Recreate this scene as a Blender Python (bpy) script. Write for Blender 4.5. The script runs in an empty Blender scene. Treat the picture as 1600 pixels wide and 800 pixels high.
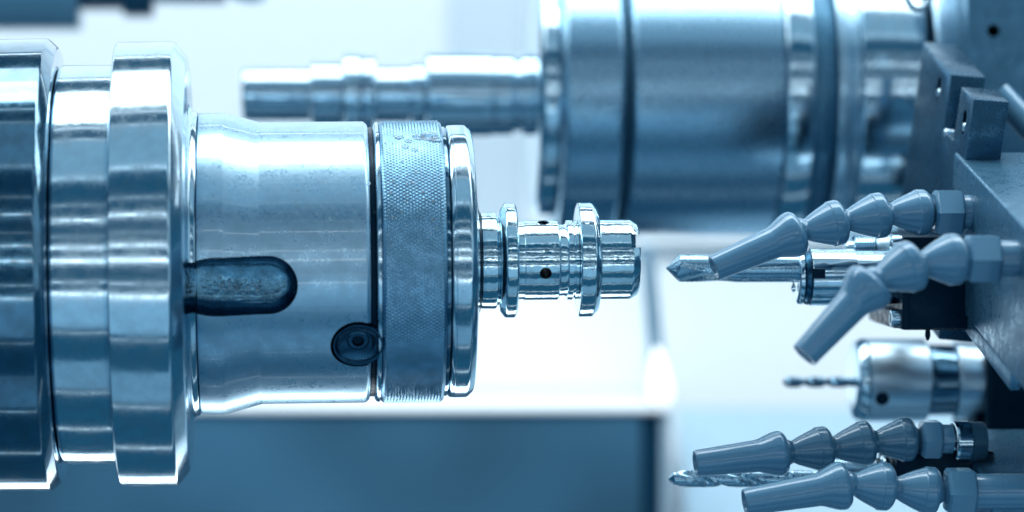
import bpy, bmesh, math, random
import numpy as np
from mathutils import Vector, Matrix, Euler
random.seed(7)
rng = np.random.default_rng(7)
R = math.radians
scene = bpy.context.scene
C = scene.collection
# ---------------------------------------------------------------- units
# lengths are written in "px" (0.25 mm): one pixel of the 1600 px wide photograph at the depth of the spindle axis
S = 0.00025
D = 5000.0            # camera distance
VX, VY = 460.0, 400.0  # where the optical axis meets the picture

def K(y): return (D + y) / D
def P(px, py, y=0.0):
    k = K(y)
    return Vector(((px - VX) * k, y, (VY - py) * k))

# ---------------------------------------------------------------- camera
cam = bpy.data.cameras.new('camera')
cam_o = bpy.data.objects.new('camera', cam); C.objects.link(cam_o)
cam_o.location = (0, -D * S, 0)
cam_o.rotation_euler = (R(90), 0, 0)
cam.sensor_width = 36.0
cam.lens = 36.0 * D / 1600.0
cam.shift_x = (800 - VX) / 1600.0
cam.clip_start = 0.05; cam.clip_end = 50
cam.dof.use_dof = True
cam.dof.focus_distance = (D - 60) * S
cam.dof.aperture_fstop = 4.6
scene.camera = cam_o

# ---------------------------------------------------------------- world: the dim blue of the closed machine cabin
w = bpy.data.worlds.new('World'); scene.world = w; w.use_nodes = True
w.node_tree.nodes['Background'].inputs[0].default_value = (0.022, 0.122, 0.225, 1)
w.node_tree.nodes['Background'].inputs[1].default_value = 0.75
scene.view_settings.view_transform = 'Standard'
scene.view_settings.look = 'None'
scene.view_settings.exposure = 0
scene.view_settings.gamma = 1
scene.cycles.max_bounces = 8
scene.cycles.glossy_bounces = 5
scene.cycles.transmission_bounces = 6
scene.cycles.caustics_reflective = False
scene.cycles.caustics_refractive = False

# ---------------------------------------------------------------- lamps of the cabin and added fill lamps
CX = 0.085
WHITE = (0.86, 0.95, 1.0)
def lamp(name, loc, target, sx, sy, L, col=WHITE):
    d = bpy.data.lights.new(name, 'AREA'); d.shape = 'RECTANGLE'
    d.size = sx; d.size_y = sy
    d.energy = L * math.pi * sx * sy
    d.color = col
    o = bpy.data.objects.new(name, d); C.objects.link(o)
    o.location = loc
    v = Vector(target) - Vector(loc)
    z = -v.normalized(); x = Vector((1, 0, 0))
    if abs(z.x) > 0.9: x = Vector((0, 1, 0))
    y = z.cross(x).normalized(); x = y.cross(z).normalized()
    o.rotation_euler = Matrix((x, y, z)).transposed().to_euler()
    return o
def tube(phi, width, L, R_=1.6, length=3.2, col=WHITE):
    """long lamp parallel to the spindle; phi = elevation seen from the spindle, 0 towards the operator, 90 overhead"""
    a = R(phi)
    lamp('lamp_tube', (CX, -math.cos(a) * R_, math.sin(a) * R_), (CX, 0, 0), length, 2 * R_ * math.tan(R(width) / 2), L, col)
MID = (0.46, 0.76, 1.0)
tube(107, 15, 3.6, 1.3, 2.6)
tube(90, 6.5, 3.4, 1.3, 2.6)
tube(96.4, 6, 1.1, 1.35, 2.6)
tube(82.4, 1.2, 1.6)
tube(60, 26, 0.42, 1.5, 3.0, (0.55, 0.82, 1.0))
tube(24.4, 0.9, 4.0)
tube(9.3, 1.2, 3.2)
tube(15.5, 0.7, 0.9)
tube(33, 1.5, 0.5)
tube(49, 2.0, 0.6)
tube(74, 1.5, 0.8)
tube(-38, 1.0, 0.7)
tube(-76, 1.2, 0.9)
tube(2.0, 1.3, 4.5)
tube(-9.6, 0.6, 2.0)
tube(-16, 1.6, 3.0)
tube(-26, 18, 0.52, 1.6, 3.2, MID)
tube(-64, 18, 0.32, 1.5, 3.2, MID)
tube(-104, 2, 1.0, 0.9, 2.6)
# strip lamp added low behind the large chuck to brighten its underside
ul = lamp('fill_low', (-0.05, 0.12, -0.17), (-0.05, 0.0, -0.05), 0.42, 0.04, 1.1, WHITE)
ul.data.spread = R(75)
# unseen lamps added above to brighten the rear walls of the cabin
lamp('fill_wall', (CX + 0.1, 0.05, 0.75), (CX + 0.1, 0.65, 0.12), 2.8, 0.30, 4.3, (0.90, 0.97, 1.0))
lamp('fill_wall', (CX + 0.3, 0.30, 0.42), (CX + 0.3, 0.66, -0.03), 2.4, 0.05, 9.0, WHITE)
lamp('fill_side', (1.9, -0.7, 0.3), (CX, 0, 0), 1.2, 1.2, 0.55, (0.6, 0.85, 1.0))  # side lamps added so the flange chamfers have something to reflect
lamp('fill_side', (-1.5, -0.7, 0.3), (CX, 0, 0), 1.0, 1.0, 0.35, (0.6, 0.85, 1.0))

# ---------------------------------------------------------------- materials
MATS = {}
def nt(name):
    m = bpy.data.materials.new(name); m.use_nodes = True
    t = m.node_tree
    return m, t, t.nodes['Principled BSDF']
def add(t, kind, **kw):
    n = t.nodes.new(kind)
    for k, v in kw.items(): setattr(n, k, v)
    return n
def noise(t, co, scale, detail=3, stretch=None):
    if stretch:
        mp = add(t, 'ShaderNodeMapping'); mp.inputs['Scale'].default_value = stretch
        t.links.new(co, mp.inputs['Vector']); co = mp.outputs[0]
    n = add(t, 'ShaderNodeTexNoise'); n.inputs['Scale'].default_value = scale; n.inputs['Detail'].default_value = detail
    t.links.new(co, n.inputs['Vector']); return n.outputs['Fac']
def ramp(t, fac, a, b, lo, hi):
    n = add(t, 'ShaderNodeMapRange'); n.inputs['From Min'].default_value = a; n.inputs['From Max'].default_value = b
    n.inputs['To Min'].default_value = lo; n.inputs['To Max'].default_value = hi
    t.links.new(fac, n.inputs['Value']); return n.outputs[0]
def surf(name, col, rough=0.25, metal=1.0, blotch=0.25, turned=0.0, wet=0.0, grain=0.0, var=0.12, coat=0.0, wetscale=260, smear=0.0, bscale=160):
    """procedural surface: uneven gloss, lathe rings, grain, a wavy film of coolant, smears"""
    m, t, b = nt(name)
    co = add(t, 'ShaderNodeTexCoord').outputs['Object']
    n1 = noise(t, co, bscale, 4 if bscale > 50 else 1)
    n2 = noise(t, co, 900, 3)
    mx = add(t, 'ShaderNodeMath', operation='ADD'); t.links.new(n1, mx.inputs[0]); t.links.new(n2, mx.inputs[1])
    r = ramp(t, mx.outputs[0], 0.7, 1.3, max(0.02, rough * (1 - blotch * 1.6)), min(1, rough * (1 + blotch * 1.6)))
    t.links.new(r, b.inputs['Roughness'])
    b.inputs['Metallic'].default_value = metal
    mix = add(t, 'ShaderNodeMix', data_type='RGBA')
    f = ramp(t, n1, 0.35, 0.65, 0, 1)
    if smear:
        sm = noise(t, co, 60, 3, (0.35, 1, 1.6))
        smr = ramp(t, sm, 0.5, 0.62, 0, 1)
        q = add(t, 'ShaderNodeMath', operation='MULTIPLY_ADD'); t.links.new(smr, q.inputs[0]); q.inputs[1].default_value = smear; t.links.new(f, q.inputs[2])
        q.use_clamp = True; f = q.outputs[0]
    t.links.new(f, mix.inputs['Factor'])
    mix.inputs[6].default_value = (*col, 1)
    mix.inputs[7].default_value = (*[c * (1 - var) for c in col], 1)
    t.links.new(mix.outputs[2], b.inputs['Base Color'])
    last = None
    def bump(h, strength, dist):
        nonlocal last
        n = add(t, 'ShaderNodeBump'); n.inputs['Strength'].default_value = strength; n.inputs['Distance'].default_value = dist
        t.links.new(h, n.inputs['Height'])
        if last is not None: t.links.new(last, n.inputs['Normal'])
        last = n.outputs[0]
    if turned: bump(noise(t, co, 1.0, 2, (9000, 15, 15)), turned, 0.00002)
    if grain: bump(noise(t, co, 3500, 2), grain, 0.00006)
    if wet: bump(noise(t, co, wetscale, 3), wet, 0.0008)
    if last is not None: t.links.new(last, b.inputs['Normal'])
    if metal < 0.5: b.inputs['Specular IOR Level'].default_value = 0.22 if max(col) < 0.1 else 0.5
    if metal < 0.5 and coat: b.inputs['Specular IOR Level'].default_value = 0.7
    if metal < 0.5: b.inputs['Specular Tint'].default_value = (0.35, 0.72, 1.0, 1)
    if coat:
        b.inputs['Coat Weight'].default_value = coat; b.inputs['Coat Roughness'].default_value = 0.16 if metal < 0.5 else 0.05; b.inputs['Coat IOR'].default_value = 1.7
    return m
M = {}
M['steel'] = surf('polished_steel', (0.62, 0.80, 0.90), 0.13, turned=0.06, blotch=0.25, wet=0.006)
M['steel_satin'] = surf('satin_steel', (0.44, 0.67, 0.82), 0.32, turned=0.06, blotch=0.15, wet=0.012, coat=0.5, var=0.16)
M['steel_dark'] = surf('dark_steel', (0.13, 0.28, 0.39), 0.13, blotch=0.3, var=0.3, wet=0.015, turned=0.05, coat=0.8)
M['steel_wet'] = surf('coolant_wet_steel', (0.68, 0.87, 0.95), 0.11, blotch=0.4, wet=0.085, wetscale=420, turned=0.06)
M['knurl'] = surf('knurled_steel', (0.26, 0.48, 0.65), 0.22, blotch=0.1, var=0.22, smear=0.45, wet=0.0)
M['black'] = surf('blackened_steel', (0.0012, 0.016, 0.036), 0.36, metal=0.0, blotch=0.4, grain=0.1)
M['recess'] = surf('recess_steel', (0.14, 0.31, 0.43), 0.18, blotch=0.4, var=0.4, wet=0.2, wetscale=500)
M['block'] = surf('tool_block_steel', (0.08, 0.23, 0.355), 0.34, metal=0.5, blotch=0.3, grain=0.15, var=0.2)
M['tool_steel'] = surf('tool_steel', (0.42, 0.62, 0.74), 0.22, blotch=0.3, turned=0.05)
M['steel_blue'] = surf('oiled_blue_steel', (0.30, 0.50, 0.64), 0.27, blotch=0.05, var=0.05, turned=0.05)
M['plug'] = surf('plug_dark_steel', (0.035, 0.12, 0.20), 0.25, blotch=0.3, var=0.2)
M['shaft'] = surf('shaft_steel', (0.48, 0.67, 0.79), 0.13, blotch=0.2, coat=0.8)
M['bracket'] = surf('bracket_steel', (0.036, 0.12, 0.20), 0.30, metal=0.8, blotch=0.3, grain=0.05, var=0.25)
M['chrome'] = surf('brushed_chrome', (0.62, 0.79, 0.89), 0.36, blotch=0.1, var=0.03)
M['plastic'] = surf('hose_plastic', (0.115, 0.285, 0.43), 0.34, metal=0.0, blotch=0.2, grain=0.03, var=0.05, coat=0.9)
M['plastic_dark'] = surf('hose_plastic_dark', (0.07, 0.19, 0.29), 0.32, metal=0.0, blotch=0.2, grain=0.03, var=0.05, coat=0.9)
M['brass'] = surf('pale_fitting', (0.50, 0.70, 0.80), 0.3, blotch=0.3)
M['wall'] = surf('cabin_paint_pale', (0.77, 0.83, 0.87), 0.5, metal=0.0, blotch=0.1, var=0.03)
M['wall_white'] = surf('cabin_paint_white', (0.86, 0.90, 0.92), 0.45, metal=0.0, blotch=0.1, var=0.02)
M['cover'] = surf('cover_paint_blue', (0.062, 0.175, 0.275), 0.35, metal=0.0, blotch=0.3, var=0.5, bscale=9)
M['cover_dark'] = surf('cover_edge_dark', (0.006, 0.04, 0.08), 0.4, metal=0.0, blotch=0.3, var=0.2)
M['panel_mid'] = surf('cover_paint_light_blue', (0.38, 0.52, 0.61), 0.45, metal=0.0, blotch=0.2, var=0.06)
m, t, b = nt('coolant'); b.inputs['Base Color'].default_value = (0.9, 0.97, 1, 1); b.inputs['Roughness'].default_value = 0.02
b.inputs['IOR'].default_value = 1.36; b.inputs['Transmission Weight'].default_value = 0.9
M['coolant'] = m

# ---------------------------------------------------------------- object helpers
def thing(name, label, cat, loc, rot=(0, 0, 0), group=None):
    o = bpy.data.objects.new(name, None); C.objects.link(o)
    o.empty_display_size = 0.01
    o.location = Vector(loc) * S; o.rotation_euler = rot
    o['label'] = label; o['category'] = cat
    if group: o['group'] = group
    return o
def tag(o, label=None, cat=None, group=None, kind=None):
    if label: o['label'] = label
    if cat: o['category'] = cat
    if group: o['group'] = group
    if kind: o['kind'] = kind
    return o
def link(name, me, mat, parent=None, loc=(0, 0, 0), rot=(0, 0, 0), matrix=None):
    o = bpy.data.objects.new(name, me); C.objects.link(o)
    mats = mat if isinstance(mat, (list, tuple)) else [mat]
    if len(me.materials) == 0:
        for q in mats: me.materials.append(q)
    if parent: o.parent = parent
    if matrix is not None:
        mm = matrix.copy(); mm.translation = mm.translation * S; o.matrix_local = mm
    else:
        o.location = Vector(loc) * S; o.rotation_euler = rot
    return o
def finish(me, ang=28, smooth=True):
    me.update()
    if smooth:
        me.polygons.foreach_set('use_smooth', [True] * len(me.polygons))
        me.set_sharp_from_angle(angle=R(ang))
    return me
def mesh(name, vs, fs, ang=28, smooth=True, scale=S):
    me = bpy.data.meshes.new(name)
    me.from_pydata([tuple(c * scale for c in v) for v in vs], [], fs)
    return finish(me, ang, smooth)
def soften(prof, rad):
    """round the corners of a profile of (x, r[, radius]) points"""
    out = []
    n = len(prof)
    for i, p in enumerate(prof):
        a = Vector(p[:2])
        rr = p[2] if len(p) > 2 else rad
        if i in (0, n - 1) or rr <= 0: out.append((a.x, a.y)); continue
        u = Vector(prof[i - 1][:2]) - a; v = Vector(prof[i + 1][:2]) - a
        lu, lv = u.length, v.length
        if lu < 1e-6 or lv < 1e-6: continue
        rr = min(rr, lu * 0.45, lv * 0.45)
        u.normalize(); v.normalize()
        steps = 2 if rr < 3 else 6
        p0 = a + u * rr; p2 = a + v * rr
        for s in range(steps + 1):
            q = s / steps
            w_ = p0 * (1 - q) ** 2 + a * 2 * q * (1 - q) + p2 * q * q
            out.append((w_.x, w_.y))
    return out
def lathe_mesh(name, prof, seg=128, rad=1.2, ang=28, k=1.0, x0=0.0, phase=0.0, smooth=True, divide=0):
    """surface of revolution round local X; prof = (x, r) from one axis end to the other"""
    pr = soften([((p[0] - x0) * k, p[1] * k) + ((p[2] * k,) if len(p) > 2 else ()) for p in prof], rad * k)
    if divide:
        pp = [pr[0]]
        for a, b_ in zip(pr, pr[1:]):
            n = max(1, int(math.hypot(b_[0] - a[0], b_[1] - a[1]) / divide))
            for s in range(1, n + 1): pp.append((a[0] + (b_[0] - a[0]) * s / n, a[1] + (b_[1] - a[1]) * s / n))
        pr = pp
    vs, fs, rings = [], [], []
    for (x, r) in pr:
        if r < 1e-4:
            rings.append([len(vs)]); vs.append((x, 0, 0))
        else:
            rings.append(list(range(len(vs), len(vs) + seg)))
            for j in range(seg):
                a = 2 * math.pi * j / seg + phase
                vs.append((x, r * math.cos(a), r * math.sin(a)))
    for a, b_ in zip(rings, rings[1:]):
        for j in range(seg):
            j2 = (j + 1) % seg
            if len(a) == 1 and len(b_) == 1: continue
            if len(a) == 1: fs.append((a[0], b_[j2], b_[j]))
            elif len(b_) == 1: fs.append((a[j], a[j2], b_[0]))
            else: fs.append((a[j], a[j2], b_[j2], b_[j]))
    me = mesh(name, vs, fs, ang, smooth)
    bm = bmesh.new(); bm.from_mesh(me); bmesh.ops.recalc_face_normals(bm, faces=bm.faces); bm.to_mesh(me); bm.free()
    return finish(me, ang, smooth)
def closed(prof):
    p = list(prof)
    if p[0][1] > 0: p.insert(0, (p[0][0], 0.0))
    if p[-1][1] > 0: p.append((p[-1][0], 0.0))
    return p
def box_mesh(name, x0, x1, y0, y1, z0, z1, bev=1.5, seg=2):
    bm = bmesh.new()
    vs = [bm.verts.new((x * S, y * S, z * S)) for x in (x0, x1) for y in (y0, y1) for z in (z0, z1)]
    for f in ((0, 1, 3, 2), (4, 6, 7, 5), (0, 4, 5, 1), (2, 3, 7, 6), (0, 2, 6, 4), (1, 5, 7, 3)):
        bm.faces.new([vs[i] for i in f])
    bmesh.ops.recalc_face_normals(bm, faces=bm.faces)
    if bev: bmesh.ops.bevel(bm, geom=bm.edges[:] , offset=bev * S, segments=seg, affect='EDGES', profile=0.5)
    me = bpy.data.meshes.new(name); bm.to_mesh(me); bm.free()
    return finish(me, 35)
def extrude_mesh(name, outline, d0, d1, axis='Y', bev=1.5, inset=0.0):
    """outline of (u, v): for axis Y -> (x, z) extruded y d0..d1; axis X -> (y, z) extruded x d0..d1; inset shrinks the d1 end"""
    bm = bmesh.new()
    cu = sum(p[0] for p in outline) / len(outline); cv = sum(p[1] for p in outline) / len(outline)
    def pt(u, v, d):
        return (u * S, d * S, v * S) if axis == 'Y' else (d * S, u * S, v * S)
    a = [bm.verts.new(pt(u, v, d0)) for u, v in outline]
    b_ = [bm.verts.new(pt(cu + (u - cu) * (1 - inset), cv + (v - cv) * (1 - inset), d1)) for u, v in outline]
    bm.faces.new(a); bm.faces.new(list(reversed(b_)))
    n = len(a)
    for i in range(n): bm.faces.new((a[i], a[(i + 1) % n], b_[(i + 1) % n], b_[i]))
    bmesh.ops.recalc_face_normals(bm, faces=bm.faces)
    if bev:
        bm.edges.ensure_lookup_table()
        es = [e for e in bm.edges if e.calc_face_angle(0) > R(30)]
        bmesh.ops.bevel(bm, geom=es, offset=bev * S, segments=2, affect='EDGES', profile=0.5)
    me = bpy.data.meshes.new(name); bm.to_mesh(me); bm.free()
    return finish(me, 35)
def boolean(o, cutters, ang=28):
    """subtract cutter meshes (mesh, matrix, material) from an object, and keep the result as its mesh"""
    cs = []
    for me, mat4, mat in cutters:
        if mat and len(me.materials) == 0: me.materials.append(mat)
        c = bpy.data.objects.new('cutter', me); C.objects.link(c)
        mm = mat4.copy(); mm.translation = mm.translation * S
        c.matrix_world = mm
        md = o.modifiers.new('b', 'BOOLEAN'); md.operation = 'DIFFERENCE'; md.object = c; md.solver = 'EXACT'
        md.material_mode = 'TRANSFER'
        cs.append(c)
    par = o.parent; o.parent = None; bpy.context.view_layer.update()   # every object cut here sits at its thing's origin
    dg = bpy.context.evaluated_depsgraph_get(); dg.update()
    me = bpy.data.meshes.new_from_object(o.evaluated_get(dg))
    if len(me.polygons) < 50:
        for md in o.modifiers: md.solver = 'FAST'
        dg.update(); me = bpy.data.meshes.new_from_object(o.evaluated_get(dg)); print('FALLBACK', o.name, len(me.polygons))
    o.modifiers.clear(); o.data = me
    for c in cs: bpy.data.objects.remove(c)
    o.parent = par; o.location = (0, 0, 0); o.rotation_euler = (0, 0, 0)
    finish(me, ang)
def T(x, y, z): return Matrix.Translation((x, y, z))
def RX(a): return Matrix.Rotation(R(a), 4, 'X')
def RY(a): return Matrix.Rotation(R(a), 4, 'Y')
def RZ(a): return Matrix.Rotation(R(a), 4, 'Z')
def cyl_mesh(name, r, x0, x1, seg=48, rad=0): return lathe_mesh(name, closed([(x0, r), (x1, r)]), seg, rad)
def droplets(parent, spots, name='coolant_droplets'):
    """spots: (x, r, elevation in degrees, size): flattened beads lying on a surface of revolution; one mesh, nobody could count them"""
    bm = bmesh.new()
    for (x, r, el, sz) in spots:
        a = R(el)
        n = Vector((0, -math.cos(a), math.sin(a)))
        t1 = Vector((1, 0, 0)); t2 = n.cross(t1)
        sx, st, sn = sz * random.uniform(0.8, 1.3), sz * random.uniform(0.8, 1.5), sz * random.uniform(0.18, 0.32)
        mm = Matrix((t1 * sx, t2 * st, n * sn)).transposed().to_4x4()
        mm.translation = Vector((x, n.y * r, n.z * r))
        g = bmesh.ops.create_icosphere(bm, subdivisions=2 if sz > 1.5 else 1, radius=1.0)
        bmesh.ops.transform(bm, matrix=Matrix.Scale(S, 4) @ mm, verts=g['verts'])
    me = bpy.data.meshes.new(name); bm.to_mesh(me); bm.free(); finish(me, 80)
    o = link(name, me, M['coolant'], parent); o['kind'] = 'stuff'
    return o

# ================================================================ SETTING
def wall(name, px0, px1, py0, py1, y0, y1, mat, bev=3):
    """box whose near face spans those picture coordinates"""
    a = P(px0, py1, y0); b_ = P(px1, py0, y0)
    o = link(name, box_mesh(name, a.x, b_.x, y0, y1, a.z, b_.z, bev), mat)
    o['kind'] = 'structure'
    return o
wall('back_wall', -2200, 3400, -1500, 366, 2650, 2700, M['wall'])
wall('lower_wall', -2200, 3400, 374, 2300, 2600, 2650, M['wall_white'])
M['wall_blue'] = surf('cabin_paint_blue_grey', (0.60, 0.70, 0.77), 0.5, metal=0.0, blotch=0.1, var=0.06, bscale=8)
wall('back_wall_panel', 705, 1000, -1500, 360, 2632, 2648, M['wall_blue'], 4)
wall('back_wall_panel', 820, 1100, -1500, 358, 2618, 2630, M['wall'], 4)
# raised strip between the wall sheets
wall('wall_seam', 940, 3400, 367, 381, 2560, 2598, M['wall_white'], 6)
wc = thing('way_cover', 'dark blue painted sheet metal way cover below the large chuck', 'machine cover', P(640, 900, 2000))
org = P(640, 900, 2000)
def rel(a): return Vector(a) - org
a = rel(P(-900, 1500, 2000)); b_ = rel(P(1003, 646, 2000))
link('front_panel', box_mesh('front_panel', a.x, b_.x, 0, 560, a.z, b_.z, 10, 3), M['cover'], wc)
a2 = rel(P(-900, 643, 2000)); b2 = rel(P(1046, 638, 2000))
link('top_sheet', box_mesh('top_sheet', a2.x, b2.x, -6, 566, b_.z + 1, b2.z, 2), M['wall_white'], wc)
a3 = rel(P(1004, 1500, 2000)); b3 = rel(P(1032, 646, 2000))
link('corner_strip', box_mesh('corner_strip', a3.x, b3.x, 4, 556, a3.z, b3.z, 6, 3), M['cover_dark'], wc)
a3 = rel(P(1033, 1500, 2000)); b3 = rel(P(1047, 646, 2000))
link('edge_trim', box_mesh('edge_trim', a3.x, b3.x, 0, 550, a3.z, b3.z, 5, 3), M['panel_mid'], wc)
a = P(1054, 641, 2520)
sp_ = link('sloped_panel', box_mesh('sloped_panel', 0, 2200, -14, 0, -1400, 0, 4), M['panel_mid'], None, a, (R(-38), 0, 0))
sp_['kind'] = 'structure'
# polished post with a rounded foot in the corner behind the workpiece
o0 = P(1030, 620, 1900)
post = thing('polished_post', 'pale blurred corner post standing at the edge of the dark cover', 'post', o0)
top = P(1010, 380, 1900) - o0
dr = (top).normalized()
q = Vector((1, 0, 0)).rotation_difference(dr).to_matrix().to_4x4()
link('shaft', lathe_mesh('shaft', closed([(36, 20), (top.length, 17)]), 64, 4), M['chrome'], post, matrix=q)
link('foot', lathe_mesh('foot', [(-20, 0), (-18, 14), (-12, 20), (35, 22), (36, 0)], 64, 4), M['chrome'], post, matrix=q)

foot_glow_m, t, b = nt('glow_body'); b.inputs['Base Color'].default_value = (0.9, 0.9, 0.9, 1)  # emissive shape added for the white glow here; no lamp known
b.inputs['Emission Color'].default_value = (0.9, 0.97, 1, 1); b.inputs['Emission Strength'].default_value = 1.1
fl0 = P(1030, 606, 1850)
fl = thing('added_glow', 'small added shape standing in for a white glow low on the pale corner post', 'glow', fl0)
link('glow_body', lathe_mesh('glow_body', [(-42, 0), (-38, 14), (-22, 24, 12), (6, 26, 20), (40, 18, 16), (84, 9), (90, 0)], 64, 6), foot_glow_m, fl, matrix=q @ T(0, -22, 0))
link('glow_collar', lathe_mesh('glow_collar', closed([(91, 8), (104, 9), (106, 7)]), 48, 2), M['chrome'], fl, matrix=q @ T(0, -22, 0))
# blurred fittings at the top left, far behind
rk = P(60, 10, 1500)
rail = thing('guide_rail', 'blurred dark blue guide rail at the top left above the large chuck', 'machine rail', rk)
def rbox(name, px0, px1, py0, py1, mat, d=120, y=1500, par=None, o_=None, bev=4):
    a = P(px0, py1, y) - (o_ or rk); b_ = P(px1, py0, y) - (o_ or rk)
    return link(name, box_mesh(name, a.x, b_.x, a.y, a.y + d, a.z, b_.z, bev), mat, par or rail)
rbox('rail_body', -300, 122, -60, 42, M['cover'])
rbox('rail_arm', 123, 190, -60, 10, M['cover_dark'])
rbox('clamp', 191, 238, -60, 22, M['cover_dark'], 100)
rbox('cable_duct', 239, 352, -60, 2, M['cover'], 80)
nz = P(385, -14, 1500)
kn = thing('ball_knob', 'blurred bright round knob at the top edge above the rear workpiece', 'knob', nz)
link('knob', lathe_mesh('knob', [(-45, 0), (-42, 14), (-20, 24), (10, 26), (36, 18), (46, 0)], 48, 6), M['steel'], kn, rot=(0, R(8), 0))
link('stem', lathe_mesh('stem', closed([(0, 9), (90, 9)]), 32, 1), M['steel_satin'], kn, rot=(0, R(-90), 0))

# ================================================================ REAR SPINDLE
YB = 1000.0
kb = K(YB)
cyb = 147
rc0 = P(1100, cyb, YB)
rc = thing('rear_collet_chuck', 'out of focus collet chuck and spindle at the back, right of the pale rear workpiece', 'lathe chuck', rc0)
def rlathe(name, prof, mat, par=None, x0=1100, seg=192, rad=2.0, **kw):
    return link(name, lathe_mesh(name, closed(prof), seg, rad, k=kb, x0=x0, **kw), mat, par or rc)
rlathe('nose_cap', [(829, 90), (829, 182, 4), (838, 193, 3), (861, 193)], M['steel'])
rlathe('clamping_nut', [(862, 206), (866, 216, 4), (872, 220, 3), (950, 220, 4), (956, 213)], M['steel_blue'])
rlathe('groove_ring', [(956.5, 208), (967, 208)], M['cover'])
rlathe('chuck_body', [(967.5, 214), (972, 220, 4), (1080, 221), (1194, 222, 3), (1196, 218)], M['steel_blue'])
rlathe('steel_ring', [(1196.5, 222), (1200, 226, 3), (1237, 226, 3), (1240, 222)], M['steel'])
rlathe('shroud_ring', [(1240.5, 219), (1258, 221, 4), (1272, 216), (1273, 210)], M['block'])
rlathe('thin_ring', [(1273.5, 228), (1290, 228, 3), (1296, 224), (1308, 224)], M['steel_satin'])
rlathe('rear_flange', [(1308.5, 226), (1311, 232, 2), (1402, 232, 3), (1405, 228)], M['steel'])
rlathe('flange_gap', [(1405.5, 212), (1419, 212)], M['black'])
rlathe('spindle_neck', [(1419.5, 222), (1424, 226, 3), (1462, 226)], M['steel_satin'])
rlathe('spindle_seal', [(1462.5, 214), (1506, 214)], M['cover_dark'])
eb = P(1436, -12, 450)
ring_me = bpy.data.meshes.new('lifting_ring')
bm = bmesh.new()
n1_, n2_ = 48, 14
tv = [[bm.verts.new((S * (22 + 5.5 * math.cos(2 * math.pi * j / n2_)) * math.cos(2 * math.pi * i / n1_), S * 5.5 * math.sin(2 * math.pi * j / n2_), S * (28 + 5.5 * math.cos(2 * math.pi * j / n2_)) * math.sin(2 * math.pi * i / n1_))) for j in range(n2_)] for i in range(n1_)]
for i in range(n1_):
    for j in range(n2_):
        bm.faces.new((tv[i][j], tv[(i + 1) % n1_][j], tv[(i + 1) % n1_][(j + 1) % n2_], tv[i][(j + 1) % n2_]))
bmesh.ops.recalc_face_normals(bm, faces=bm.faces)
bm.to_mesh(ring_me); bm.free(); finish(ring_me, 60)
er = link('wire_ring', ring_me, M['steel'], None, eb, (0, R(10), R(8)))
tag(er, 'small bright wire ring cut by the top edge above the slotted bracket', 'ring')

rw = thing('rear_workpiece', 'out of focus stepped steel shaft held in the rear collet chuck', 'workpiece', P(830, 148, YB))
def wl(name, prof, mat, **kw): return link(name, lathe_mesh(name, closed(prof), 96, 1.5, k=kb, x0=830), mat, rw)
wl('shaft_end', [(378, 38), (382, 43), (484, 43)], M['shaft'])
wl('collar', [(484.5, 48), (487, 52), (534, 52), (536, 46)], M['shaft'])
wl('disc_collar', [(536.5, 62), (538, 66), (562, 66), (563, 62)], M['steel'])
wl('collar', [(563.5, 58), (566, 63), (584, 63), (586, 58)], M['shaft'])
wl('journal', [(586.5, 46), (640, 46), (642, 50), (663, 50)], M['shaft'])
wl('shaft_barrel', [(663.5, 62), (667, 68), (768, 68)], M['shaft'])
wl('shaft_root', [(768.5, 64), (771, 66), (800, 66), (801, 60), (812, 60), (814, 66), (832, 66)], M['shaft'])

# ================================================================ FRONT COLLET CHUCK
tilt = R(-0.55)
ch0 = P(40, 414.5, 0)
ch = thing('front_collet_chuck', 'large sharp foreground collet chuck with knurled nut, filling the left half', 'lathe chuck', ch0, (0, tilt, 0))
def cl(name, prof, mat, seg=256, rad=1.6, par=None, **kw):
    return link(name, lathe_mesh(name, closed(prof), seg, rad, x0=40, **kw), mat, par or ch)
cl('rear_flange', [(-160, 352), (80, 353, 3), (96, 338, 2), (97, 300)], M['steel_dark'])
nk = cl('neck', [(97.5, 306), (101, 311, 5), (186, 311)], M['steel'])
ff = cl('front_flange', [(186.5, 343), (189, 346.5, 2), (277, 346.5, 4), (297, 322, 3), (298, 252, 2), (301, 240, 8), (312, 236)], M['steel'])
body = cl('body', [(312.5, 230), (314, 235, 2), (352, 235, 3), (408, 220, 3), (569, 219.5, 3), (575, 214)], M['steel_satin'], divide=12, rad=2.0)
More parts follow.
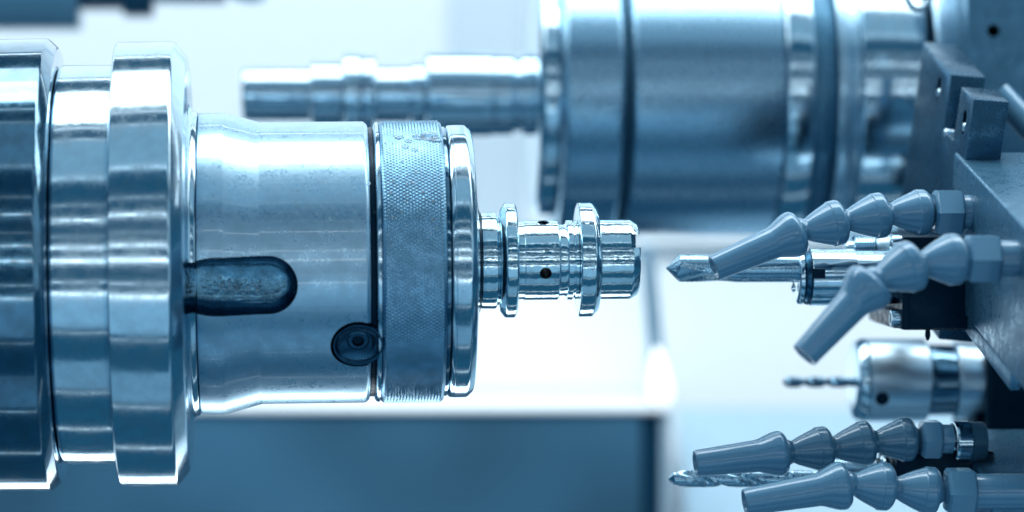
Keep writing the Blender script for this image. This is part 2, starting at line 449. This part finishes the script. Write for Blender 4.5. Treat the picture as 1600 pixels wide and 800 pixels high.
# milled slot, open towards the flange, with a round end
def capsule(x0, x1, r, n=28, ease=None):
    """outline of a slot with a round right end; ease = (xa, xb, f): narrowed by f left of xa, full width from xb"""
    def w_(x):
        if not ease: return 1.0
        q = max(0.0, min(1.0, (x - ease[0]) / (ease[1] - ease[0])))
        return ease[2] + (1 - ease[2]) * q * q * (3 - 2 * q)
    xs = [x0 + (x1 - r - x0) * i / 16 for i in range(16)]
    pts = [(x, -r * w_(x)) for x in xs]
    for i in range(0, n + 1):
        a = -math.pi / 2 + math.pi * i / n
        pts.append((x1 - r + r * math.cos(a), r * math.sin(a)))
    return pts + [(x, r * w_(x)) for x in reversed(xs)]
def pocket(x0, x1, r, y_out, y_mid, y_deep, ease=None):
    """cutter: straight walls to y_mid, then closing in a bowl to y_deep"""
    vs, fs = [], []
    layers = [(y_out, 0), (y_mid, 0)] + [(y_mid + (y_deep - y_mid) * math.sin(R(90) * i / 6), (1 - math.cos(R(90) * i / 6))) for i in range(1, 7)]
    n = None
    for (y, s) in layers:
        rr = r - s * r * 0.55
        c = capsule(x0, x1 - (r - rr), rr, ease=ease)
        n = len(c)
        for (u, v) in c: vs.append((u, y, v))
    for i in range(len(layers) - 1):
        for j in range(n):
            fs.append((i * n + j, i * n + (j + 1) % n, (i + 1) * n + (j + 1) % n, (i + 1) * n + j))
    fs.append(tuple(range(n))); fs.append(tuple(reversed(range((len(layers) - 1) * n, len(layers) * n))))
    me = mesh('cut', vs, fs)
    bm = bmesh.new(); bm.from_mesh(me); bmesh.ops.recalc_face_normals(bm, faces=bm.faces); bm.to_mesh(me); bm.free()
    return me
SL = 8.7   # the slot and its floor point a little below the horizontal
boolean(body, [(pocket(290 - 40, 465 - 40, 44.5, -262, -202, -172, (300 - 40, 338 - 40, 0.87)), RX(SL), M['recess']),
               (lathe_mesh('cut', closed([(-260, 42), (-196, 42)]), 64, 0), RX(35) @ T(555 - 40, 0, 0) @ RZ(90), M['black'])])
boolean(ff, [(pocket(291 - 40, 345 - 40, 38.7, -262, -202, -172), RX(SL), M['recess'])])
# recessed plug with a socket
pm = RX(35) @ T(555 - 40, 0, 0) @ RZ(-90)
plug = link('plug_screw', lathe_mesh('plug_screw', [(150, 0), (150, 38), (206, 38, 2), (219, 38, 2), (219, 35, 1), (212, 32, 2), (206, 17, 2), (208, 15, 1), (208, 9, 1), (192, 8), (190, 0)], 64, 1), M['plug'], ch, matrix=pm)
plug['label'] = 'dark round plug screw with a small centre socket'
sk = link('socket', lathe_mesh('socket', [(193, 0), (193, 7.4), (204.5, 8.4), (204.6, 0)], 6, 0, smooth=False), M['black'], plug)
cl('groove', [(575.5, 210), (582, 210)], M['black'], rad=0.5)
cl('nut_lip', [(582.5, 211), (586, 218, 2), (591, 218.5, 1), (592, 214)], M['steel'])
# knurled nut: real diamond knurl
def knurl(x0, x1, r, pitch=5.9, depth=1.5):
    nt_ = int(round(2 * math.pi * r / pitch)); nv = nt_ * 6; nu = int((x1 - x0) / (pitch / 6))
    u = np.linspace(0, x1 - x0, nu); v = np.arange(nv) / nv * nt_
    U, V = np.meshgrid(u / pitch, v, indexing='ij')
    tri = lambda q: np.abs(((q) % 1.0) - 0.5) * 2
    h = np.minimum(tri(U * 0.62 + V), tri(U * 0.62 - V)) * depth
    edge = np.clip(np.minimum(u, u[-1] - u) / 5.0, 0, 1)
    rr = (r - depth - (1 - edge[:, None]) * 3.2) + h * (0.25 + 0.75 * edge[:, None])
    dmg = 0.5 + 0.5 * np.sin(U * 0.21 + 1.3) * np.sin(V * 0.083 + U * 0.05)
    rr -= dmg * 0.12 * (h > depth * .5)
    A = 2 * math.pi * V / nt_
    X = np.broadcast_to(u[:, None] + x0, rr.shape)
    co = np.stack([X, rr * np.cos(A), rr * np.sin(A)], -1).reshape(-1, 3) * S
    i = np.arange(nu - 1)[:, None] * nv; j = np.arange(nv)[None, :]; j2 = (j + 1) % nv
    q = np.stack([i + j, i + j2, i + nv + j2, i + nv + j], -1).reshape(-1, 4)
    me = bpy.data.meshes.new('knurled_nut')
    me.vertices.add(len(co)); me.vertices.foreach_set('co', co.ravel())
    me.loops.add(q.size); me.loops.foreach_set('vertex_index', q.ravel())
    me.polygons.add(len(q)); me.polygons.foreach_set('loop_start', np.arange(0, q.size, 4)); 
    me.update(calc_edges=True); me.validate()
    bm = bmesh.new(); bm.from_mesh(me)
    for ring, rev in ((range(0, nv), 0), (range((nu - 1) * nv, nu * nv), 1)):
        bm.verts.ensure_lookup_table()
        bm.faces.new([bm.verts[k_] for k_ in ring])
    bmesh.ops.recalc_face_normals(bm, faces=bm.faces); bm.to_mesh(me); bm.free()
    me.polygons.foreach_set('use_smooth', [True] * len(me.polygons)); me.set_sharp_from_angle(angle=R(60))
    return me
link('knurled_nut', knurl(592.5 - 40, 689 - 40, 220.5), M['knurl'], ch)
cl('groove', [(689.5, 210), (695, 210)], M['steel_dark'], rad=0.5)
cl('nose_cap', [(695.5, 204), (698, 211, 2), (703, 212.5, 1), (704, 211.2, .3), (705, 212.5, .3), (726, 212.5, 3), (736, 203, 3), (742, 120, 2), (744, 110)], M['steel'])
cl('collet', [(744.5, 84), (748, 82, 2), (754, 60)], M['black'], seg=96)

# coolant beads
sp = []
for _ in range(90):
    sp.append((random.gauss(470, 55) - 40, 219.6, random.choice([38, 33, 22, 19]) + random.gauss(0, 3), random.choice([0.8, 1, 1.2, 1.6, 2.2])))
for _ in range(60):
    sp.append((random.uniform(318, 345) - 40, 235, random.uniform(-60, 60), random.uniform(0.6, 1.6)))
for _ in range(60):
    sp.append((random.uniform(345, 410) - 40, 184 + 0.0, random.choice([-10, -12]) + random.gauss(0, 1.2), random.uniform(0.8, 2.2)))
for _ in range(90):
    x = random.uniform(595, 686)
    sp.append((x - 40, 220.0, random.gauss(32, 14) , random.choice([0.8, 1.0, 1.3, 1.8])))
for x, el, sz in ((622, 60, 8), (636, 57, 7), (652, 60, 9), (668, 61, 12), (678, 58, 8), (630, 53, 6), (645, 51, 7), (612, 55, 4), (606, 28, 4), (628, 24, 3)):
    sp.append((x - 40, 219.0, el, sz))
for _ in range(24):
    sp.append((random.uniform(705, 726) - 40, 212.5, random.uniform(-30, 60), random.uniform(0.6, 1.3)))
droplets(ch, [s for s in sp if not (230 < s[1] < 240 and False)])

# ================================================================ WORKPIECE
wp0 = P(746, 407.2, 0)
wp = thing('workpiece', 'sharp shiny turned steel spool part gripped in the large chuck', 'workpiece', wp0, (0, tilt, 0))
def wk(name, prof, mat=None, **kw):
    kw.setdefault('rad', 1.0)
    return link(name, lathe_mesh(name, closed(prof), 192, x0=746, **kw), mat or M['steel_wet'], wp)
wk('root_collar', [(742, 60), (747, 66, 1), (751, 75, 1), (774, 75.5, 2), (776, 70, 2), (778, 70)])
wk('left_collar', [(778.5, 75), (780, 79), (788, 89.5, 3), (803, 89.5, 2), (806, 85), (806.5, 63)])
barrel = wk('barrel', [(807, 61), (817, 61, .4), (818, 62.2, .4), (870, 62.2, 1), (872, 60)], divide=5, rad=0.6)
for_b = []
for el in (-19.5, 70.5):
    for_b.append((lathe_mesh('cut', closed([(-90, 9.2), (90, 9.2)]), 40, 0), T(848 - 746, 0, 0) @ RX(-el) @ RZ(90), M['black']))
boolean(barrel, for_b, 25)
wk('thin_groove', [(872.5, 56), (880, 55.5, 1), (884, 57), (885, 62, .5), (893, 62.4, .5), (893.6, 59, .3), (896, 59, .3), (896.5, 61.5, .3), (901, 61.5)], rad=0.5)
wk('right_collar', [(901.5, 84), (903, 89, 1.5), (924, 89, 2), (933, 80, 2), (934.5, 63)])
eb_ = wk('end_boss', [(935, 62), (984, 62, 2), (994, 56, 1.5), (996, 53, 1), (996.5, 20)], divide=6)
boolean(eb_, [(box_mesh('cut', 981 - 746, 1010 - 746, -70, 24, 18, 39, 0), Matrix.Identity(4), M['plug'])], 25)  # notch walls coloured dark, as shade inside the cut
sp = []
for _ in range(70):
    x, r = random.choice([(random.uniform(938, 980), 62), (random.uniform(904, 923), 89), (random.uniform(820, 868), 62.2), (random.uniform(789, 803), 89.5), (random.uniform(752, 773), 75.5)])
    sp.append((x - 746, r, random.gauss(25, 25), random.uniform(0.5, 1.5)))
for x, el, r, s in ((850, 15, 62.2, 4), (862, 20, 62.2, 3), (866, -30, 62.2, 4), (912, 40, 89, 4), (918, -8, 89, 3)):
    sp.append((x - 746, r, el, s))
droplets(wp, sp)

# ================================================================ RIGHT SIDE: TURRET
TA = R(14)     # the turret is indexed a little, so its faces lean towards the operator
# main body
tb0 = P(1500, 250, 60)
tur = thing('turret_head', 'wide blue grey turret block at the right edge carrying the hoses', 'tool turret', tb0, (TA, 0, 0))
# local frame: x right, y away, z up; origin = far top left edge end
link('upper_block', box_mesh('upper_block', 2, 700, -560, 60, -232, 0, 5, 3), M['block'], tur)
link('lower_block', box_mesh('lower_block', 20, 700, -260, 60, -700, -462, 6, 3), M['block'], tur)
if 0: link('back_web', box_mesh('back_web', 90, 700, 20, 60, -461, -270, 3), M['cover'], tur)
for i, (dx, dz) in enumerate(((24, -306), (60, -306))):
    pass
# ribs under the upper block
for i in range(4):
    link('rib', box_mesh('rib', 6 + i * 34, 22 + i * 34, -400 + i * 10, 50, -262, -233, 3), M['block'], tur)
# slotted bracket
bk0 = P(1508, 248, 60)
bk = thing('slotted_bracket', 'upright slotted steel bracket standing on the turret in front of the rear flange', 'bracket', bk0, (R(15.5), R(4.5), R(2.5)))
# outline in (depth, height) of the fork, extruded in x
H0 = 97
fork = [(0, -6), (0, H0), (92, H0), (92, 8), (165, 8), (165, H0 + 4), (385, H0 + 13), (385, -300), (0, -300)]
# widen downwards at the far side like the photo
fk = link('fork_plate', extrude_mesh('fork_plate', [(y, z) for y, z in fork], 0, 57, 'X', 3.0), M['bracket'], bk)
cutters = []
for (y, z) in ((40, 50), (235, 62)):
    outline = [(y + 11 * math.cos(a), z + (9 if math.sin(a) > 0 else -9) + 11 * math.sin(a)) for a in [2 * math.pi * i / 24 for i in range(24)]]
    cutters.append((extrude_mesh('cut', outline, -20, 40, 'X', 0), Matrix.Identity(4), M['black']))
boolean(fk, cutters, 35)
for (y, z) in ((40, 42), (235, 54), (150, 6)):
    b1 = link('cap_screw', lathe_mesh('cap_screw', [(-1.5, 0), (-1.5, 5), (0, 7), (3, 8.5), (14, 8.5), (14, 0)], 24, 1), M['steel'], bk, loc=(0 if z != 6 else -1, y, z))
# back right block with a hole, and a pipe
sb0 = P(1512, 250, 620)
sb = thing('slide_block', 'blue steel slide block with one round hole at the top right corner', 'machine block', sb0)
a = P(1512, 330, 620) - sb0; b_ = P(1900, -120, 620) - sb0
blk = link('block', box_mesh('block', 0, b_.x, 0, 400, a.z, b_.z, 4, 3), M['block'], sb)
hc = P(1552, 48, 620) - sb0
boolean(blk, [(lathe_mesh('cut', closed([(-40, 11.5), (60, 11.5)]), 40, 0), T(hc.x, 0, hc.z) @ RZ(90), M['black'])], 35)
pp = thing('coolant_pipe', 'short blue pipe slanting down right beside the slotted bracket', 'pipe', P(1578, 165, 380))
link('pipe', lathe_mesh('pipe', closed([(-30, 22), (240, 22)]), 48, 2), M['plastic'], pp, matrix=RY(50) @ RZ(-12))

# ---------------- hoses
def seg_mesh(L, r=36):
    s = L / 66.0
    return lathe_mesh('segment', [(-16, 8), (-16, 14), (-8, 20, 4), (2, 21, 4), (9, 17, 3), (13 * s, 19, 2), (16 * s, 21, 3), (L * 0.45, r * 0.76, 12), (L * 0.70, r * 0.95, 1), (L * 0.715, r * 0.99, 1), (L * 0.94, r * 1.0, 7), (L + 2, r * 0.80, 4), (L + 3, r * 0.60, 1), (L * 0.86, 19), (L * 0.86, 0)], 64, 1.5, ang=25)
def nozzle_mesh(L, rt=20.5, r=36, flare=42):
    return lathe_mesh('nozzle', [(14, 0), (14, rt * 0.6), (0, rt * 0.72, 1), (0, rt, 2.5), (L - flare - 4, rt * 1.24, 4), (L - flare * 0.5, r * 0.98, 9), (L - flare * 0.2, r * 1.02, 5), (L - 1, r * 0.84, 2.5), (L - 1, r * 0.70, 1), (L - 16, 20), (L - 16, 0)], 64, 1.5, ang=25)
def hose(pts, y, nut, label, mat, dark=None, ys=None, r=36, nut_r=36, end=None, group='jointed coolant hoses'):
    """pts: tip, joints...; nut = (x0, x1) in the picture"""
    n = len(pts)
    ys = ys or [y] * n
    W = [P(px, py, yy) for (px, py), yy in zip(pts, ys)]
    o = thing('coolant_hose', label, 'coolant hose', W[-1], group=group)
    for i in range(n - 1):
        d = W[i + 1] - W[i]; L = d.length
        m4 = Vector((1, 0, 0)).rotation_difference(d.normalized()).to_matrix().to_4x4()
        m4.translation = W[i] - W[-1]
        if i == 0: link('nozzle', nozzle_mesh(L, r=r), mat, o, matrix=m4)
        else: link('segment', seg_mesh(L, r), (dark or mat), o, matrix=m4)
    k = K(ys[-1])
    x0 = (nut[0] - pts[-1][0]) * k; x1 = (nut[1] - pts[-1][0]) * k
    link('ball_end', lathe_mesh('ball_end', [(-16, 0), (-16, 12), (-8, 20, 4), (2, 21, 4), (10, 15, 3), (x0 - 3, 15, 1), (x0, 24), (x0 + 1, 0)], 48, 1.5), dark or mat, o)
    nm = lathe_mesh('hex_nut', closed([(x0, nut_r * 0.86), (x0 + 5, nut_r * 1.06), (x1 - 4, nut_r * 1.06), (x1, nut_r * 0.92)]), 6, 1.0, phase=R(4), ang=20)
    link('hex_nut', nm, mat, o)
    link('connector', lathe_mesh('connector', closed([(x1 + .5, nut_r * 0.74), ((end or x1 + 60), nut_r * 0.74)]), 48, 1.5), mat, o)
    return o
# ================================================================ TOOLS
# spot drill in its holder with the black tool block
YT = 75.0
sd = thing('spot_drill', 'pointed steel spot drill aimed at the workpiece, partly under the upper hose nozzle', 'drill bit', P(1250, 419, YT))
kt = K(YT)
def flute_mesh(name, x0, x1, r, pitch, depth, tip, nseg=96, run=None, run_out=30, web=0.0, ph=0.0, hand=1, fw=0.62):
    """twist drill along +X from the point at x0: two helical flutes cut from a round bar; tip = length of the point cone"""
    vs, fs = [], []
    n = max(60, int((x1 - x0) / 1.2))
    xs = [x0 + (x1 - x0) * i / n for i in range(n + 1)]
    run = run if run is not None else x1
    for x in xs:
        d = depth * max(0.0, min(1.0, (run - x) / run_out)) 
        tp = min(1.0, (x - x0 + 0.02) / tip)
        for j in range(nseg):
            a = 2 * math.pi * j / nseg
            b_ = (a - hand * 2 * math.pi * (x - x0) / pitch + ph) % math.pi
            w_ = abs(b_ - math.pi / 2) / (math.pi / 2)      # 0 at the flute centre
            f = max(0.0, 1 - (w_ / fw) ** 2) ** 0.8
            rr = r * (1 - d * f)
            if w_ > fw and w_ < fw + 0.2 and d > 0: rr *= 1 - 0.035 * d / depth
            rr = min(rr, r * tp if tp < 1 else rr)
            vs.append((x, rr * math.cos(a), rr * math.sin(a)))
    for i in range(n):
        for j in range(nseg):
            fs.append((i * nseg + j, (i + 1) * nseg + j, (i + 1) * nseg + (j + 1) % nseg, i * nseg + (j + 1) % nseg))
    fs.append(tuple(range(nseg))); fs.append(tuple(reversed(range(n * nseg, (n + 1) * nseg))))
    me = mesh(name, vs, fs, 30)
    bm = bmesh.new(); bm.from_mesh(me); bmesh.ops.recalc_face_normals(bm, faces=bm.faces); bm.to_mesh(me); bm.free()
    return finish(me, 30)
link('fluted_tip', flute_mesh('fluted_tip', (1040 - 1250) * kt, (1160 - 1250) * kt, 22 * kt, 700, 0.22, 22, run=(1150 - 1250) * kt, run_out=50, ph=R(62), fw=0.5), M['tool_steel'], sd)
link('shank', lathe_mesh('shank', closed([(1160.3 - 1250, 22), (1246 - 1250, 22)]), 96, 0.8, k=kt), M['tool_steel'], sd)
link('shank_ring', lathe_mesh('shank_ring', closed([(1246.3 - 1250, 22.8), (1252 - 1250, 22.8)]), 96, 0.8, k=kt), M['tool_steel'], sd)
dp = lathe_mesh('drip', [(0, 0), (2, 3), (6, 4.2), (10, 3.2), (15, 1.2), (17, 0)], 20, 1)
link('coolant_drip', dp, M['coolant'], sd, loc=(-10 * kt, 0, -38 * kt), rot=(0, R(-90), 0))
hd = thing('boring_bar_holder', 'round steel tool holder with dark edged mouth gripping the spot drill', 'tool holder', P(1300, 433, YT + 10))
def hl(name, prof, mat, x0=1300, par=None, **kw): return link(name, lathe_mesh(name, closed(prof), 128, 1.5, k=kt, x0=x0), mat, par or hd)
hl('mouth_ring', [(1243, 36), (1246, 42, 2), (1252, 43, 1), (1254, 40)], M['steel'])
hl('dark_ring', [(1254.3, 41), (1262, 44), (1263, 42)], M['plug'])
sleeve = hl('sleeve', [(1263.3, 42), (1265, 44.5, 1), (1334, 44.5, 1), (1335, 42), (1410, 42)], M['steel'])
link('key_slot', box_mesh('key_slot', (1263 - 1300) * kt, (1282 - 1300) * kt, -47 * kt, -30, -2, 14, 1.5), M['black'], hd)
th = thing('threaded_fitting', 'small pale threaded fitting between the upper hoses and the black tool block', 'fitting', P(1350, 393, 110))
pr = [(1318, 12), (1322, 17, 1), (1332, 18, 1), (1333, 24)]
for i in range(7):
    x = 1334 + i * 4.4
    pr += [(x, 21.5, .4), (x + 1.6, 25.5, .4), (x + 2.8, 25.5, .4), (x + 4.2, 21.5, .4)]
link('thread', lathe_mesh('thread', closed(pr), 64, 0.4, k=K(110), x0=1350), M['steel'], th)
link('hex_end', lathe_mesh('hex_end', closed([(1366, 20), (1369, 23), (1396, 27), (1400, 24), (1412, 22)]), 64, 1, k=K(110), x0=1350), M['brass'], th)
# black tool block
bb0 = P(1402, 516, 40)
bb = thing('black_tool_block', 'black square tool block under the middle hose with two ringed screws', 'tool block', bb0, (R(2), 0, R(0)))
link('block_body', box_mesh('block_body', 8, 118, 0, 300, 0, 148, 4, 3), M['black'], bb)
link('block_lip', box_mesh('block_lip', 18, 116, -8, -0.5, 3, 130, 2), M['black'], bb)
link('clamp_bar', box_mesh('clamp_bar', -2, 7.5, 20, 200, 2, 30, 2), M['black'], bb)
for z in (18, 136):
    sc = link('cap_screw', lathe_mesh('cap_screw', [(-10, 0), (-10, 8), (-16, 9, 1), (-16, 13, 2), (0, 14), (0, 0)], 40, 1), M['steel'], bb, loc=(9, 22, z))
    link('socket', lathe_mesh('socket', closed([(-15, 8), (-9.9, 8)]), 6, 0.2, smooth=False), M['black'], sc)
link('coolant_drip', lathe_mesh('drip', [(0, 0), (2, 2.5), (8, 4.4), (14, 4.2), (20, 3), (23, 0)], 24, 1), M['black'], bb, loc=(52, 20, -18), rot=(0, R(-90), 0))
link('rear_mount', box_mesh('rear_mount', 119, 170, 60, 260, -6, 150, 3), M['cover'], bb)

# drill chuck with the thin twist drill
YC = 520.0
kc = K(YC)
dc = thing('drill_chuck', 'blurred bright steel drill chuck below the black tool block', 'drill chuck', P(1440, 594, YC))
def dl(name, prof, mat, par=None): return link(name, lathe_mesh(name, closed(prof), 128, 2.0, k=kc, x0=1440), mat, par or dc)
dl('nose_ring', [(1331, 46), (1334, 60, 4), (1346, 66, 2), (1350, 66)], M['steel'])
cb = dl('chuck_body', [(1350.5, 62), (1352, 65, 2), (1443, 65, 2), (1445, 62)], M['chrome'])
dl('waist', [(1445.5, 54), (1448, 56), (1488, 56)], M['steel_dark'])
dl('rear_sleeve', [(1488.5, 58), (1491, 61), (1535, 61)], M['chrome'])
link('key_hole', lathe_mesh('key_hole', closed([(0, 12), (8, 12)]), 32, 1), M['black'], dc, loc=((1367 - 1440) * kc, -63 * kc, -26 * kc), rot=(0, 0, R(90)))
td = thing('thin_twist_drill', 'blurred thin twist drill sticking out of the bright drill chuck', 'drill bit', P(1332, 597, YC))
link('fluted_bit', flute_mesh('fluted_bit', (1222 - 1332) * kc, 6, 8.6 * kc, 78, 0.5, 8, nseg=40), M['steel_dark'], td)
db = thing('dark_drill_block', 'nearly black blurred tool block behind the drill chuck at the right edge', 'tool block', P(1540, 712, YC - 80))
a = P(1541, 712, YC - 80) - P(1540, 712, YC - 80)
link('block_body', box_mesh('block_body', 4, 400, 0, 260, 2, 178, 8, 3), M['black'], db)
link('side_plate', box_mesh('side_plate', -8, 3, 40, 240, 20, 160, 4, 2), M['black'], db)

# lower twist drill
YL = 90.0
kl = K(YL)
ld = thing('lower_twist_drill', 'sharp steel twist drill lying just under the lower hose nozzle', 'drill bit', P(1240, 748, YL))
link('fluted_bit', flute_mesh('fluted_bit', (1044 - 1240) * kl, 60, 13.2 * kl, 150, 0.5, 9, nseg=80, ph=R(30), fw=0.45), M['tool_steel'], ld)
lh = thing('lower_tool_holder', 'dark tool holder between the two lower coolant hoses', 'tool holder', P(1360, 742, YL + 10))
def ll(name, prof, mat): return link(name, lathe_mesh(name, closed(prof), 96, 1.5, k=kl, x0=1360), mat, lh)
ll('pale_collar', [(1298, 22), (1301, 27), (1352, 27), (1354, 24)], M['steel_satin'])
ll('thread_collar', [(1358, 22), (1360, 27), (1374, 27), (1376, 24)], M['brass'])
ll('steel_ring', [(1376.5, 24), (1378, 30), (1386, 30), (1388, 27)], M['steel'])
link('holder_body', box_mesh('holder_body', 34, 190, -40, 120, -34, 40, 5, 3), M['black'], lh)
# ring boss right of hose 3's nut
rb = thing('ring_boss', 'dark round hole with a shiny steel rim right of the lower hose nut', 'bore', P(1488, 690, 60), (0, 0, R(5)))
link('rim', lathe_mesh('rim', [(20, 25), (2, 26, 1), (0, 28, 1), (0, 32, 2), (5, 33, 1), (24, 33)], 72, 1), M['steel'], rb)
link('bore_hole', lathe_mesh('bore_hole', closed([(16, 26.5), (22, 26.5)]), 48, .5), M['black'], rb)
link('boss_body', lathe_mesh('boss_body', closed([(24.5, 31), (50, 31)]), 72, 3), M['cover'], rb)

# ================================================================ COOLANT HOSES
hose([(1115, 419), (1251, 361), (1316, 346), (1383, 335), (1449, 331)], 0, (1458, 1503),
     'uppermost jointed coolant hose, nozzle pointing down left over the spot drill', M['plastic'], ys=[-46, -30, -20, -10, 0], end=150)
hose([(1256, 556), (1366, 438), (1432, 412), (1500, 404)], -330, (1508, 1560),
     'middle blurred coolant hose, nozzle angled steeply down in front of the black block', M['plastic'], ys=[-380, -360, -345, -330], r=38, nut_r=36, end=200)
hose([(1086, 724), (1229, 707), (1295, 700), (1361, 691), (1426, 686)], 0, (1437, 1470),
     'dark segmented coolant hose with its pale nozzle directly above the lower twist drill', M['plastic'], dark=M['plastic_dark'], ys=[-20, -10, 0, 5, 10], r=35, nut_r=31, end=62)
hose([(1163, 785), (1326, 757), (1391, 761), (1464, 768)], -110, (1477, 1522),
     'lowest coolant hose, cut by the bottom edge of the picture', M['plastic'], ys=[-130, -120, -110, -110], r=37, nut_r=37, end=200)
